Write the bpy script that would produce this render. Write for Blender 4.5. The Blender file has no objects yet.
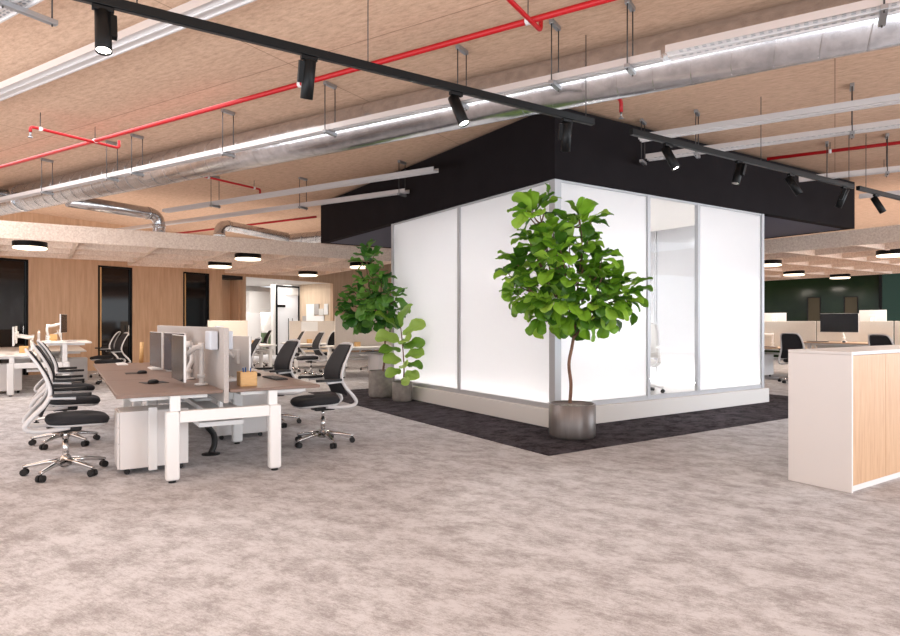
import bpy, bmesh, math, random
from mathutils import Vector, Matrix
random.seed(7)
PI = math.pi
scene = bpy.context.scene
COL = scene.collection

# ---------------------------------------------------------------- camera, light, exposure
H = 1.35                       # eye height
cam_d = bpy.data.cameras.new('camera'); cam = bpy.data.objects.new('camera', cam_d); COL.objects.link(cam)
cam.location = (0, 0, H); cam.rotation_euler = (PI/2, 0, 0)
cam_d.sensor_width = 36; cam_d.lens = 24.95; cam_d.shift_x = .0007; cam_d.shift_y = .0044
cam_d.clip_start = .05; cam_d.clip_end = 200
scene.camera = cam
w = bpy.data.worlds.new('world'); scene.world = w; w.use_nodes = True
bg = w.node_tree.nodes['Background']; bg.inputs[0].default_value = (.90, .95, 1, 1); bg.inputs[1].default_value = 1.5
scene.view_settings.view_transform = 'Standard'; scene.view_settings.look = 'None'
scene.view_settings.gamma = 1; scene.view_settings.use_curve_mapping = False
scene.view_settings.exposure = 0.0

# two building directions: the glazed room's grid (box) and the slab's grid (bld)
AB = math.radians(33.28); AD = math.radians(-31.72)
CX, CY = 1.337, 7.9            # near corner of the glazed room
Vx = Vector((math.cos(AB), math.sin(AB), 0)); Ux = Vector((-math.sin(AB), math.cos(AB), 0))
Ax = Vector((math.cos(AD), math.sin(AD), 0)); Nx = Vector((-math.sin(AD), math.cos(AD), 0))
def box(v, u, z=0): return Vector((CX, CY, z)) + Vx*v + Ux*u
def bld(a, n, z=0): return Vector((0, 0, z)) + Ax*a + Nx*n

def area(name, loc, size, sizey, power, rot=(0,0,0), color=(.95,.97,1)):
    l = bpy.data.lights.new(name, 'AREA'); l.shape = 'RECTANGLE'; l.size = size; l.size_y = sizey
    l.energy = power; l.color = color
    o = bpy.data.objects.new(name, l); COL.objects.link(o); o.location = loc; o.rotation_euler = rot
    return o
# added fill lights for assumed, unbuilt windows behind the viewer and on the right-hand side
area('assumed_window_fill', bld(-4, -4.6, 2.2), 22, 3.8, 560, (PI/2,0,AD+PI), (.84,.92,1))
area('floor_level_fill', bld(-3, -2.6, .03), 24, 3.4, 2300, (PI,0,AD), (.84,.92,1))  # added upward fill at floor level behind the camera, lifts the ceiling
area('assumed_window_fill', bld(9.5, 12, 2.2), 24, 3.8, 1600, (PI/2,0,AD+PI/2), (.84,.92,1))
# added fill below the ceiling, without fixtures, over the open floor and desk zones
area('ceiling_fill', (0.8, 0.2, 4.05), 9, 3, 80)
area('ceiling_fill', bld(-9.5, 4.0, 4.05), 7, 3, 190, (0,0,AD))
# added upward fill over the two rafts, to brighten the ceiling
area('raft_top_fill', box(-3.5, 12.0, 3.25), 10, 6, 150, (PI,0,AB), (1,.96,.92))
area('raft_top_fill', box(12.3, 1.5, 3.25), 7, 13, 200, (PI,0,AB), (1,.96,.92))
# the meeting room beyond the opening
area('meeting_light', bld(-19.6, 17.2, 2.88), 3, 3, 160, (0,0,AD), (1,.97,.93))
# inside the glazed room
area('glazed_room_light', box(2.35, 2.2, 3.02), 2.4, .2, 95, (0,0,AB), (1,.99,.98))

# ---------------------------------------------------------------- materials
def lin(c):
    return tuple(((x/255)/12.92 if x/255 <= .04045 else ((x/255+.055)/1.055)**2.4) for x in c) + (1,)
def mat(name, rgb, rough=.5, metal=0, emit=None, estr=0, trans=0, ior=1.45, spec=None, coat=0):
    m = bpy.data.materials.new(name); m.use_nodes = True
    b = m.node_tree.nodes['Principled BSDF']
    b.inputs['Base Color'].default_value = lin(rgb); b.inputs['Roughness'].default_value = rough
    b.inputs['Metallic'].default_value = metal
    b.inputs['Transmission Weight'].default_value = trans; b.inputs['IOR'].default_value = ior
    if spec is not None: b.inputs['Specular IOR Level'].default_value = spec
    if coat: b.inputs['Coat Weight'].default_value = coat
    if emit: b.inputs['Emission Color'].default_value = lin(emit); b.inputs['Emission Strength'].default_value = estr
    return m
def N(m, t, **kw):
    n = m.node_tree.nodes.new(t)
    for k, v in kw.items():
        if k in n.inputs: n.inputs[k].default_value = v
        else: setattr(n, k, v)
    return n
def L(m, a, b): m.node_tree.links.new(a, b)
def noise_mat(name, stops, scale=(1,1,1), nscale=10, detail=6, rough=.8, rotz=0, bump=0, nrough=.6, coords='Object', metal=0, dist=0, spec=None):
    m = mat(name, (128,128,128), rough, metal, spec=spec); b = m.node_tree.nodes['Principled BSDF']
    tc = N(m, 'ShaderNodeTexCoord'); r = N(m, 'ShaderNodeMapping'); s = N(m, 'ShaderNodeMapping')
    r.inputs['Rotation'].default_value = (0, 0, rotz); s.inputs['Scale'].default_value = scale
    n = N(m, 'ShaderNodeTexNoise'); n.inputs['Scale'].default_value = nscale; n.inputs['Detail'].default_value = detail
    n.inputs['Roughness'].default_value = nrough; n.inputs['Distortion'].default_value = dist
    cr = N(m, 'ShaderNodeValToRGB')
    el = cr.color_ramp.elements
    while len(el) < len(stops): el.new(.5)
    for e, (p, c) in zip(el, stops): e.position = p; e.color = lin(c)
    L(m, tc.outputs[coords], r.inputs[0]); L(m, r.outputs[0], s.inputs[0]); L(m, s.outputs[0], n.inputs['Vector'])
    L(m, n.outputs['Fac'], cr.inputs[0]); L(m, cr.outputs[0], b.inputs['Base Color'])
    if bump:
        bp = N(m, 'ShaderNodeBump'); bp.inputs['Strength'].default_value = bump; bp.inputs['Distance'].default_value = .01
        L(m, n.outputs['Fac'], bp.inputs['Height']); L(m, bp.outputs[0], b.inputs['Normal'])
    return m

M = {}
M['white'] = mat('white_powder_coat', (232,229,227), .4)
M['cabwhite'] = mat('white_laminate', (226,220,217), .45)
M['offwhite'] = mat('off_white_paint', (222,218,214), .6)
M['black'] = mat('black_plastic', (26,25,26), .5)
M['blackm'] = mat('black_metal', (9,9,10), .45, spec=.25)
M['roofblack'] = noise_mat('black_fascia_board', [(.3,(25,21,23)),(.7,(30,26,28))], nscale=2, rough=.8, spec=.12)
M['soffit'] = mat('dark_blue_soffit', (66,69,88), .6)
M['chrome'] = mat('polished_aluminium', (215,213,212), .15, 1)
M['alu'] = mat('satin_aluminium', (196,196,198), .38, .6)
M['frame'] = mat('light_grey_frame', (182,182,185), .4, .2)
M['red'] = mat('red_pipe_paint', (176,12,20), .4)
M['steel'] = mat('galvanised_strut', (165,165,167), .35, .8)
M['rod'] = mat('threaded_rod', (70,66,64), .5, .5)
M['duct'] = noise_mat('galvanised_duct', [(.35,(188,187,189)),(.65,(214,213,214))], nscale=9, rough=.24, metal=.95)
M['tray'] = mat('tray_metal', (214,208,206), .35, .55)
M['greyfab'] = noise_mat('dark_grey_fabric', [(.4,(34,33,36)),(.6,(44,43,46))], nscale=300, rough=.9)
M['mesh'] = noise_mat('black_mesh_fabric', [(.4,(24,24,28)),(.6,(38,38,42))], nscale=250, rough=.75)
M['chairgrey'] = mat('pale_grey_plastic', (206,203,203), .4)
M['screenfab'] = noise_mat('taupe_felt', [(.35,(168,160,156)),(.65,(186,178,173))], nscale=120, rough=.95)
M['screenbeige'] = noise_mat('beige_felt', [(.35,(212,200,188)),(.65,(226,215,204))], nscale=120, rough=.95)
M['screenwhite'] = noise_mat('pale_felt', [(.35,(206,202,196)),(.65,(220,216,211))], nscale=120, rough=.95)
M['deskbrown'] = noise_mat('brown_desk_veneer', [(.3,(116,94,82)),(.7,(138,114,102))], scale=(1,14,1), nscale=5, rough=.42, bump=.05)
M['desktan'] = noise_mat('tan_desk_veneer', [(.3,(196,164,138)),(.7,(212,182,156))], scale=(1,14,1), nscale=5, rough=.45)
M['deskwhite'] = mat('white_desk_laminate', (228,224,220), .4)
M['oak'] = noise_mat('oak_door_veneer', [(.25,(184,142,108)),(.5,(198,158,122)),(.8,(210,172,136))], scale=(14,14,.8), nscale=3.2, rough=.5, bump=.04, dist=.6)
M['beech'] = noise_mat('light_beech_wood', [(.3,(206,160,104)),(.7,(222,180,124))], scale=(2,2,12), nscale=6, rough=.5)
M['wallwood'] = noise_mat('brown_wood_panel', [(.25,(190,152,122)),(.5,(204,167,136)),(.75,(216,181,151))], scale=(3,3,.25), nscale=4.5, rough=.6, dist=.4)
M['wallwoodpale'] = noise_mat('pale_wood_panel', [(.25,(206,180,152)),(.75,(226,202,176))], scale=(3,3,.25), nscale=4.5, rough=.6)
M['darkglass'] = mat('dark_door_glass', (22,17,17), .06, 0, spec=.8)
M['greenglass'] = noise_mat('dark_green_glass', [(.35,(22,36,20)),(.65,(34,52,28))], nscale=.6, rough=.12, spec=.3)
M['olive'] = mat('olive_reflection', (74,64,42), .5)  # brown of the reflections in the back wall's green glass, as a colour
M['greenpanel'] = mat('deep_green_panel', (18,58,46), .45)
M['screendark'] = mat('dark_monitor_glass', (34,34,38), .25)
M['screenblue'] = noise_mat('grey_blue_monitor_glass', [(.3,(58,60,68)),(.7,(70,72,80))], nscale=1.5, rough=.22)
M['concrete'] = noise_mat('grey_concrete', [(.3,(112,106,102)),(.7,(142,136,131))], nscale=9, rough=.75, bump=.15)
M['potmetal'] = noise_mat('brushed_grey_pot', [(.3,(112,106,104)),(.7,(132,126,124))], scale=(1,1,.1), nscale=14, rough=.38, metal=.55)
M['gravel'] = noise_mat('pale_gravel', [(.4,(120,114,108)),(.5,(190,186,180)),(.65,(228,225,220))], nscale=60, rough=.9, bump=1)
M['bark'] = noise_mat('brown_bark', [(.3,(92,66,54)),(.7,(140,104,84))], scale=(6,6,1), nscale=10, rough=.85, bump=.4)
M['lampglow'] = mat('lit_diffuser', (255,240,220), .5, emit=(255,232,205), estr=2.6)
M['spotglow'] = mat('lit_spot_lens', (255,250,240), .4, emit=(255,246,232), estr=40)
M['spotoff'] = mat('spot_lens', (190,185,180), .2, .4)
M['ledstrip'] = mat('lit_led_strip', (255,250,245), .5, emit=(255,250,246), estr=40)
M['paper'] = mat('white_paper', (238,236,234), .8)
M['paleblue'] = mat('pale_blue_grey_plastic', (204,208,216), .5)
M['blue'] = mat('blue_plastic', (40,90,150), .4)
M['greencup'] = mat('sage_green_laminate', (112,134,100), .5)
M['floorin'] = mat('pale_vinyl_floor', (214,210,207), .35)
M['fireclip'] = mat('white_clip', (225,222,220), .5)

# baffle wood-wool
M['felt'] = noise_mat('pinkish_wood_wool', [(.34,(204,178,160)),(.5,(226,203,186)),(.66,(242,224,208))], nscale=28, detail=8, rough=.95, nrough=.75, bump=.15)

# ceiling: fibrous brown panels with fine joints
def ceiling_mat():
    m = noise_mat('wood_fibre_ceiling', [(.30,(176,140,116)),(.5,(208,172,145)),(.70,(228,194,168))], scale=(1,3.2,1), nscale=7, detail=12, rough=.9, nrough=.8)
    nt = m.node_tree; b = nt.nodes['Principled BSDF']; cr = [n for n in nt.nodes if n.type == 'VALTORGB'][0]
    tc = N(m, 'ShaderNodeTexCoord')
    br = N(m, 'ShaderNodeTexBrick'); br.offset = 0; br.squash = 1
    br.inputs['Scale'].default_value = 1; br.inputs['Brick Width'].default_value = 5.0; br.inputs['Row Height'].default_value = 2.4
    br.inputs['Mortar Size'].default_value = .006
    br.inputs['Color1'].default_value = (1,1,1,1); br.inputs['Color2'].default_value = (.93,.93,.93,1); br.inputs['Mortar'].default_value = (.55,.5,.47,1)
    mx = N(m, 'ShaderNodeMix', data_type='RGBA', blend_type='MULTIPLY'); mx.inputs[0].default_value = 1
    L(m, tc.outputs['Object'], br.inputs['Vector']); L(m, cr.outputs[0], mx.inputs[6]); L(m, br.outputs['Color'], mx.inputs[7])
    L(m, mx.outputs[2], b.inputs['Base Color'])
    return m
M['ceiling'] = ceiling_mat()

# carpet: large cloudy blotches broken up by fine threads running one way
def carpet_mat(name, light, dark, spec=.1):
    m = mat(name, light, .95, spec=spec); b = m.node_tree.nodes['Principled BSDF']
    tc = N(m, 'ShaderNodeTexCoord')
    def nz(scale, ns, det, ro):
        mp = N(m, 'ShaderNodeMapping'); mp.inputs['Scale'].default_value = scale
        n = N(m, 'ShaderNodeTexNoise'); n.inputs['Scale'].default_value = ns; n.inputs['Detail'].default_value = det; n.inputs['Roughness'].default_value = ro
        L(m, tc.outputs['Object'], mp.inputs[0]); L(m, mp.outputs[0], n.inputs['Vector']); return n
    a = nz((1,1.4,1), 3.6, 15, .84); c = nz((2,9,1), 9, 3, .6); g = nz((1,1,1), 120, 2, .6)
    s1 = N(m, 'ShaderNodeMath', operation='MULTIPLY_ADD'); s1.inputs[1].default_value = .2
    L(m, c.outputs['Fac'], s1.inputs[0]); L(m, a.outputs['Fac'], s1.inputs[2])
    s2 = N(m, 'ShaderNodeMath', operation='MULTIPLY_ADD'); s2.inputs[1].default_value = .18
    L(m, g.outputs['Fac'], s2.inputs[0]); L(m, s1.outputs[0], s2.inputs[2])
    cr = N(m, 'ShaderNodeValToRGB'); cr.color_ramp.elements[0].position = .60; cr.color_ramp.elements[0].color = lin(dark)
    cr.color_ramp.elements[1].position = .76; cr.color_ramp.elements[1].color = lin(light)
    L(m, s2.outputs[0], cr.inputs[0]); L(m, cr.outputs[0], b.inputs['Base Color'])
    return m
M['carpet'] = carpet_mat('greige_carpet', (200,198,200), (156,151,151))
M['darkcarpet'] = carpet_mat('charcoal_carpet', (84,78,84), (24,22,25))

# frosted glazing: scatters the light of the room behind it
def frosted():
    m = bpy.data.materials.new('frosted_white_glass'); m.use_nodes = True; nt = m.node_tree; nt.nodes.clear()
    out = N(m, 'ShaderNodeOutputMaterial'); tr = N(m, 'ShaderNodeBsdfTranslucent'); df = N(m, 'ShaderNodeBsdfDiffuse'); gl = N(m, 'ShaderNodeBsdfGlossy')
    tr.inputs[0].default_value = (.93,.93,.94,1); df.inputs[0].default_value = (.85,.85,.86,1); gl.inputs['Roughness'].default_value = .12
    a = N(m, 'ShaderNodeMixShader'); a.inputs[0].default_value = .4; b = N(m, 'ShaderNodeMixShader'); b.inputs[0].default_value = .04
    L(m, tr.outputs[0], a.inputs[1]); L(m, df.outputs[0], a.inputs[2]); L(m, a.outputs[0], b.inputs[1]); L(m, gl.outputs[0], b.inputs[2]); L(m, b.outputs[0], out.inputs[0])
    return m
M['frost'] = frosted()
def clear():
    m = bpy.data.materials.new('clear_glass'); m.use_nodes = True; nt = m.node_tree; nt.nodes.clear()
    out = N(m, 'ShaderNodeOutputMaterial'); tr = N(m, 'ShaderNodeBsdfTransparent'); gl = N(m, 'ShaderNodeBsdfGlossy'); gl.inputs['Roughness'].default_value = .02
    tr.inputs[0].default_value = (.95,.96,.97,1)
    b = N(m, 'ShaderNodeMixShader'); b.inputs[0].default_value = .012
    L(m, tr.outputs[0], b.inputs[1]); L(m, gl.outputs[0], b.inputs[2]); L(m, b.outputs[0], out.inputs[0])
    return m
M['clear'] = clear()
def leafmat(name, stops):
    m = mat(name, (90,140,40), .32); b = m.node_tree.nodes['Principled BSDF']
    g = N(m, 'ShaderNodeNewGeometry'); cr = N(m, 'ShaderNodeValToRGB'); el = cr.color_ramp.elements
    while len(el) < len(stops): el.new(.5)
    for e, (p, c) in zip(el, stops): e.position = p; e.color = lin(c)
    L(m, g.outputs['Random Per Island'], cr.inputs[0]); L(m, cr.outputs[0], b.inputs['Base Color'])
    tr = N(m, 'ShaderNodeBsdfTranslucent'); L(m, cr.outputs[0], tr.inputs[0])
    mx = N(m, 'ShaderNodeMixShader'); mx.inputs[0].default_value = .3
    out = [n for n in m.node_tree.nodes if n.type == 'OUTPUT_MATERIAL'][0]
    L(m, b.outputs[0], mx.inputs[1]); L(m, tr.outputs[0], mx.inputs[2]); L(m, mx.outputs[0], out.inputs[0])
    return m
M['leaf'] = leafmat('fiddle_leaf', [(0,(56,96,28)),(.4,(96,144,38)),(.8,(136,182,52)),(1,(166,204,78))])
M['leafdark'] = leafmat('fiddle_leaf_deep', [(0,(48,98,38)),(.5,(84,140,52)),(1,(128,178,78))])
M['leafpale'] = leafmat('young_fiddle_leaf', [(0,(96,142,50)),(.5,(140,182,70)),(1,(176,206,104))])

# ---------------------------------------------------------------- mesh builder
def catmull(pts, n=6, closed=False):
    P = [Vector(p) for p in pts]; out = []; m = len(P)
    rng = range(m if closed else m-1)
    for i in rng:
        p0 = P[(i-1) % m] if closed or i > 0 else P[0]; p1 = P[i]; p2 = P[(i+1) % m]
        p3 = P[(i+2) % m] if closed or i+2 < m else P[-1]
        for k in range(n):
            t = k/n
            out.append(.5*((2*p1)+(-p0+p2)*t+(2*p0-5*p1+4*p2-p3)*t*t+(-p0+3*p1-3*p2+p3)*t**3))
    if not closed: out.append(P[-1])
    return out
class MB:
    def __init__(s): s.v = []; s.f = []; s.sm = []
    def add(s, vs, fs, smooth=False):
        o = len(s.v); s.v += [tuple(v) for v in vs]; s.f += [tuple(i+o for i in f) for f in fs]; s.sm += [smooth]*len(fs); return s
    def box(s, x0, x1, y0, y1, z0, z1):
        x0, x1 = sorted((x0,x1)); y0, y1 = sorted((y0,y1)); z0, z1 = sorted((z0,z1))
        return s.add([(x,y,z) for z in (z0,z1) for y in (y0,y1) for x in (x0,x1)],
                     [(0,2,3,1),(4,5,7,6),(0,1,5,4),(2,6,7,3),(0,4,6,2),(1,3,7,5)])
    def tube(s, pts, r, seg=10, flat=None, cap=True):
        P = [Vector(p) for p in pts]; n = len(P); R = r if isinstance(r, (list,tuple)) else [r]*n
        vs = []; up = None
        for i in range(n):
            t = (P[min(i+1,n-1)]-P[max(i-1,0)]).normalized()
            if up is None:
                up = Vector((0,0,1)) if abs(t.z) < .9 else Vector((1,0,0))
            a = (up - t*up.dot(t)).normalized(); b = t.cross(a); up = a
            fl = flat or 1
            for k in range(seg):
                q = 2*PI*k/seg; vs.append(P[i]+a*math.cos(q)*R[i]+b*math.sin(q)*R[i]*fl)
        fs = [(i*seg+k, i*seg+(k+1)%seg, (i+1)*seg+(k+1)%seg, (i+1)*seg+k) for i in range(n-1) for k in range(seg)]
        s.add(vs, fs, True)
        if cap:
            o = len(s.v)-len(vs)
            s.f.append(tuple(o+k for k in reversed(range(seg)))); s.f.append(tuple(o+(n-1)*seg+k for k in range(seg))); s.sm += [False, False]
        return s
    def cyl(s, p0, p1, r0, r1=None, seg=20): return s.tube([p0,p1], [r0, r0 if r1 is None else r1], seg)
    def lathe(s, prof, c=(0,0,0), seg=40, smooth=True, capb=True, capt=False):
        vs = [(c[0]+r*math.cos(2*PI*k/seg), c[1]+r*math.sin(2*PI*k/seg), c[2]+z) for r, z in prof for k in range(seg)]
        fs = [(i*seg+k, i*seg+(k+1)%seg, (i+1)*seg+(k+1)%seg, (i+1)*seg+k) for i in range(len(prof)-1) for k in range(seg)]
        if capb: fs.append(tuple(reversed(range(seg))))
        if capt: fs.append(tuple((len(prof)-1)*seg+k for k in range(seg)))
        return s.add(vs, fs, smooth)
    def rings(s, rings, smooth=True):
        n = len(rings[0]); vs = [p for r in rings for p in r]
        fs = [(i*n+k, i*n+(k+1)%n, (i+1)*n+(k+1)%n, (i+1)*n+k) for i in range(len(rings)-1) for k in range(n)]
        fs += [tuple(reversed(range(n))), tuple((len(rings)-1)*n+k for k in range(n))]
        return s.add(vs, fs, smooth)
    def prism(s, poly, z0, z1):
        n = len(poly); vs = [(x,y,z0) for x,y in poly]+[(x,y,z1) for x,y in poly]
        return s.add(vs, [tuple(reversed(range(n))), tuple(range(n,2*n))]+[(k,(k+1)%n,n+(k+1)%n,n+k) for k in range(n)])
    def xf(s, mtx):
        s.v = [tuple(mtx @ Vector(v)) for v in s.v]; return s
    def build(s, name, m, parent=None, loc=(0,0,0), rz=0, bevel=0, label=None, seg=2):
        me = bpy.data.meshes.new(name); me.from_pydata(s.v, [], s.f); me.polygons.foreach_set('use_smooth', s.sm)
        me.materials.append(M[m] if isinstance(m, str) else m)
        bm = bmesh.new(); bm.from_mesh(me); bmesh.ops.recalc_face_normals(bm, faces=bm.faces); bm.to_mesh(me); bm.free()
        me.update(); o = bpy.data.objects.new(name, me); COL.objects.link(o)
        o.location = loc; o.rotation_euler = (0,0,rz)
        if parent: o.parent = parent
        if bevel:
            b = o.modifiers.new('bevel', 'BEVEL'); b.width = bevel; b.segments = seg; b.limit_method = 'ANGLE'; b.angle_limit = .6
        if label: o['label'] = label
        return o
def thing(name, label, cat, loc=(0,0,0), rz=0, group=None):
    o = bpy.data.objects.new(name, None); COL.objects.link(o); o.empty_display_size = .1
    o.location = loc; o.rotation_euler = (0,0,rz); o['label'] = label; o['category'] = cat
    if group: o['group'] = group
    return o
def tag(o, label, cat, group=None, kind=None):
    o['label'] = label; o['category'] = cat
    if group: o['group'] = group
    if kind: o['kind'] = kind
    return o
def struct(o, label=None):
    o['kind'] = 'structure'
    if label: o['label'] = label
    return o
def dup(root, loc, rz, label, group=None):
    r = root.copy(); COL.objects.link(r); r.location = loc; r.rotation_euler = (0,0,rz); r['label'] = label
    if group: r['group'] = group
    for ch in list(root.children):
        c = ch.copy(); COL.objects.link(c); c.parent = r
        for g in list(ch.children):
            d = g.copy(); COL.objects.link(d); d.parent = c
    return r

# ---------------------------------------------------------------- setting
CEIL = 4.13
WA = -17.43                     # plane of the left wall (bld a)
struct(MB().box(-24, 16, -6, 31, -.05, 0).build('floor', 'carpet', rz=AD), 'mottled greige carpet')
cm = MB().box(-24, 9, -3.5, 31, CEIL, CEIL+.1).build('ceiling', 'ceiling', rz=AD); struct(cm, 'brown wood-fibre ceiling')
# charcoal carpet border around the glazed room
bd = MB(); g = 1.17; GL, GR = 4.39, 4.73
bd.box(-g, GR+g, -g, 0, 0, .006); bd.box(-g, 0, 0, GL+g, 0, .006); bd.box(GR, GR+g, 0, GL+g, 0, .006); bd.box(0, GR, GL, GL+g, 0, .006)
struct(bd.build('floor_border', 'darkcarpet', loc=(CX,CY,0), rz=AB), 'charcoal carpet border around glazed room')
# left wall with door openings (bld frame): solid stretches
def wall_seg(mb, n0, n1, z0=0, z1=CEIL): mb.box(WA-.15, WA, n0, n1, z0, z1)
wl = MB(); DT = 2.93
doors = [(6.6,7.85),(9.617,10.605),(12.28,13.23)]
wall_seg(wl, -3.5, 6.6); wall_seg(wl, 7.85, 9.617); wall_seg(wl, 10.605, 12.28); wall_seg(wl, 13.23, 13.74); wall_seg(wl, 19.17, 27)
wall_seg(wl, 14.6, 14.74, 0, DT)
for a, b in doors+[(13.74,19.17)]: wall_seg(wl, a, b, DT, CEIL)
struct(wl.build('wall_left', 'wallwood', rz=AD), 'brown wood-panelled wall')
# recess beside the opening
nr = MB().box(WA-.75, WA-.6, 13.74, 14.6, 0, DT)
struct(nr.build('wall_recess', 'wallwood', rz=AD))
struct(MB().box(WA-.6, WA-.15, 14.55, 14.62, 0, DT).build('wall_recess_side', 'wallwood', rz=AD))
struct(MB().box(WA-.6, WA, 13.74, 14.6, DT-.12, DT-.001).build('trim_1', 'black', rz=AD))
# wall beyond and pantry room seen through the opening
def room_part(nm, mb, m): return struct(mb.build(nm, m, rz=AD))
room_part('wall_meeting_side', MB().box(-19.3, WA-.15, 19.17, 19.32, 0, DT), 'wallwoodpale')
room_part('ceiling_meeting', MB().box(-22, WA-.15, 14.6, 19.4, DT, DT+.08), 'offwhite')
room_part('wall_meeting_back', MB().box(-19.45, -19.3, 18.35, 19.17, 2.45, DT).box(-19.45,-19.3,17.7,17.82,0,DT), 'offwhite')
room_part('wall_meeting_far', MB().box(-22.2, -22, 14.6, 22, 0, DT), 'offwhite')
room_part('wall_meeting_left', MB().box(-22, WA-.15, 14.62, 14.74, 0, DT), 'offwhite')
# three full-height dark glass doors
dl = ['full-height dark glass door at the left edge of the wood wall', 'dark glass door in wood wall behind the near desks', 'dark glass door in wood wall nearest the bright opening']
for i, (a, b) in enumerate(doors):
    d = thing('door_%d' % (i+1), dl[i], 'door', bld(WA, (a+b)/2), AD); d['kind'] = 'structure'
    h = (b-a)/2
    MB().box(-.1,.015,-h,-h+.045,0,DT).box(-.1,.015,h-.045,h,0,DT).box(-.1,.015,-h,h,DT-.05,DT).build('door_frame','blackm',d)
    MB().box(-.06,-.05,-h+.05,h-.05,.01,DT-.05).build('glass_pane','darkglass',d)
    MB().box(-.05,-.005,-h+.046,-h+.1,0,DT-.05).build('inner_jamb','beech',d)
    MB().box(.015,.05,h-.14,h-.12,.95,1.25).build('door_handle','chrome',d)
# green glazed wall at the back
GN = 27
struct(MB().box(WA, 9, GN, GN+.15, 0, CEIL).build('wall_back', 'greenglass', rz=AD), 'dark green glazed back wall')
def a_at(px, n):
    r = (px-449.4)/623.8; return n*(.8507*r-.5257)/(.5257*r+.8507)
gp = MB(); gp.box(a_at(882,GN), 9, GN-.08, GN-.002, 0, CEIL)
struct(gp.build('wall_back_panel', 'greenpanel', rz=AD), 'deep green wall panel')
struct(MB().box(a_at(881,GN)-.06, a_at(881,GN)+.02, GN-.12, GN-.002, 0, CEIL).build('trim_2', 'blackm', rz=AD))
for i, px in enumerate((814, 851)):  # door-shaped panels added in place of brown reflections in the green glass
    a = a_at(px, GN)
    d = thing('door_%d' % (i+4), 'brown panel for a reflection in green glass, %s' % ('left one' if i == 0 else 'right one near green panel'), 'door', bld(a, GN), AD); d['kind'] = 'structure'
    MB().box(-.19,.19,-.03,-.002,0,2.25).build('door_leaf','olive',d,bevel=.004)
    MB().box(-.22,-.19,-.05,-.002,0,2.28).box(.19,.22,-.05,-.002,0,2.28).box(-.22,.22,-.05,-.002,2.25,2.28).build('door_frame','blackm',d)

# ---------------------------------------------------------------- opening: glazed door, pantry, pinboard
AB2 = -19.3
dr = thing('glass_door', 'glass door in black frame in the bright opening', 'door', bld(AB2, 18.55), AD)
def n_a(px, a): 
    r = (px-449.4)/623.8; return a*(.5257*r+.8507)/(.8507*r-.5257)
n0, n1 = n_a(276, AB2)-18.55, n_a(299, AB2)-18.55
MB().box(-.06,.02,n0,n0+.07,0,2.85).box(-.06,.02,n1-.04,n1,0,2.85).box(-.06,.02,n0,n1,2.78,2.85).build('door_frame','blackm',dr)
MB().box(-.03,-.02,n0+.07,n1-.04,0,2.78).build('glass_pane','frost',dr)
mid=(n0+n1)/2+.1
MB().cyl((.06,mid-.12,.5),(.06,mid-.12,1.5),.015).cyl((.06,mid+.1,.5),(.06,mid+.1,1.5),.015).build('door_handle','blackm',dr)
MB().box(.0,.06,n0+.08,n0+.45,1.95,2.05).build('door_closer','blackm',dr)
PK = -21.4
def nk(px): return n_a(px, PK)
k = thing('pantry_cupboard', 'pantry wall unit with sage green doors and bright splashback', 'cupboard', bld(PK, nk(264)), AD)
k0, k1, kc = nk(262)-nk(264), nk(277)-nk(264), nk(253)-nk(264)
MB().box(-.55,0,k0,k1,0,.86).build('cupboard_body','greencup',k,bevel=.006)
MB().box(-.55,.02,k0,k1,.87,.91).build('worktop','white',k,bevel=.004)
MB().box(-.55,-.05,kc-.5,k0-.01,0,1.75).build('tall_unit','white',k,bevel=.01)
MB().box(-.55,-.2,kc,k1,1.75,2.7).build('upper_cupboard','offwhite',k,bevel=.01)
MB().box(-.3,-.22,k0,k1,1.72,1.748).build('light_strip','ledstrip',k)
# pinboard tiles on the pale wood side wall
pb = thing('pinboard', 'pinboard of white and grey squares on the pale wood wall', 'pinboard', bld(-18.4, 19.16), AD)
for j, (xa, xb, za, zb, mm) in enumerate([(-.5,-.05,1.25,2.1,'paper'),(-.05,.22,1.65,2.1,'screenfab'),(-.05,.5,1.2,1.6,'paper'),(.5,.72,1.65,2.1,'paper'),(-.72,-.5,1.2,1.6,'screenfab'),(.22,.48,1.62,1.9,'screenwhite')]):
    MB().box(xa,xb,-.03,0,za,zb).build('panel_square',mm,pb,bevel=.004)

# ---------------------------------------------------------------- glazed room with black roof
RB, RT = 3.17, 4.08
RLn, RRn = 7.80, 7.85
rf = thing('black_roof', 'black roof canopy with deep fascia over the glowing glass room', 'canopy', box(0,0), AB)
fa = MB(); t = .12
fa.box(-.03, RRn, -.03, t, RB, RT); fa.box(-.03, t, t, RLn, RB, RT); fa.box(RRn-t, RRn, t, RLn, RB, RT); fa.box(t, RRn-t, RLn-t, RLn, RB, RT)
fa.build('fascia', 'roofblack', rf)
MB().box(t, RRn-t, t, RLn-t, RB+.003, RB+.10).build('soffit', 'soffit', rf)
MB().box(t, RRn-t, t, RLn-t, RT-.05, RT-.001).build('roof_deck', 'roofblack', rf)
gr = thing('glass_room', 'glowing white frosted glass room on a white plinth', 'glass room', box(0,0), AB)
pl = MB(); e = .06
pl.box(-e, GR+e, -e, .10, 0.007, .24); pl.box(-e, .10, .10, GL+e, 0.007, .24); pl.box(GR-.10, GR+e, .10, GL+e, 0.007, .24); pl.box(.10, GR-.1, GL-.1, GL+e, 0.007, .24)
pl.build('plinth', 'offwhite', gr, bevel=.006)
MB().box(.10, GR-.1, .10, GL-.1, .01, .225).build('inner_floor', 'floorin', gr)
MB().box(.02, GR-.02, .02, GL-.02, RB-.03, RB+.03).build('inner_ceiling', 'offwhite', gr)
def post(x0,x1,y0,y1): return MB().box(x0,x1,y0,y1,.24,RB-.006).build('post','frame',gr,bevel=.003)
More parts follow.
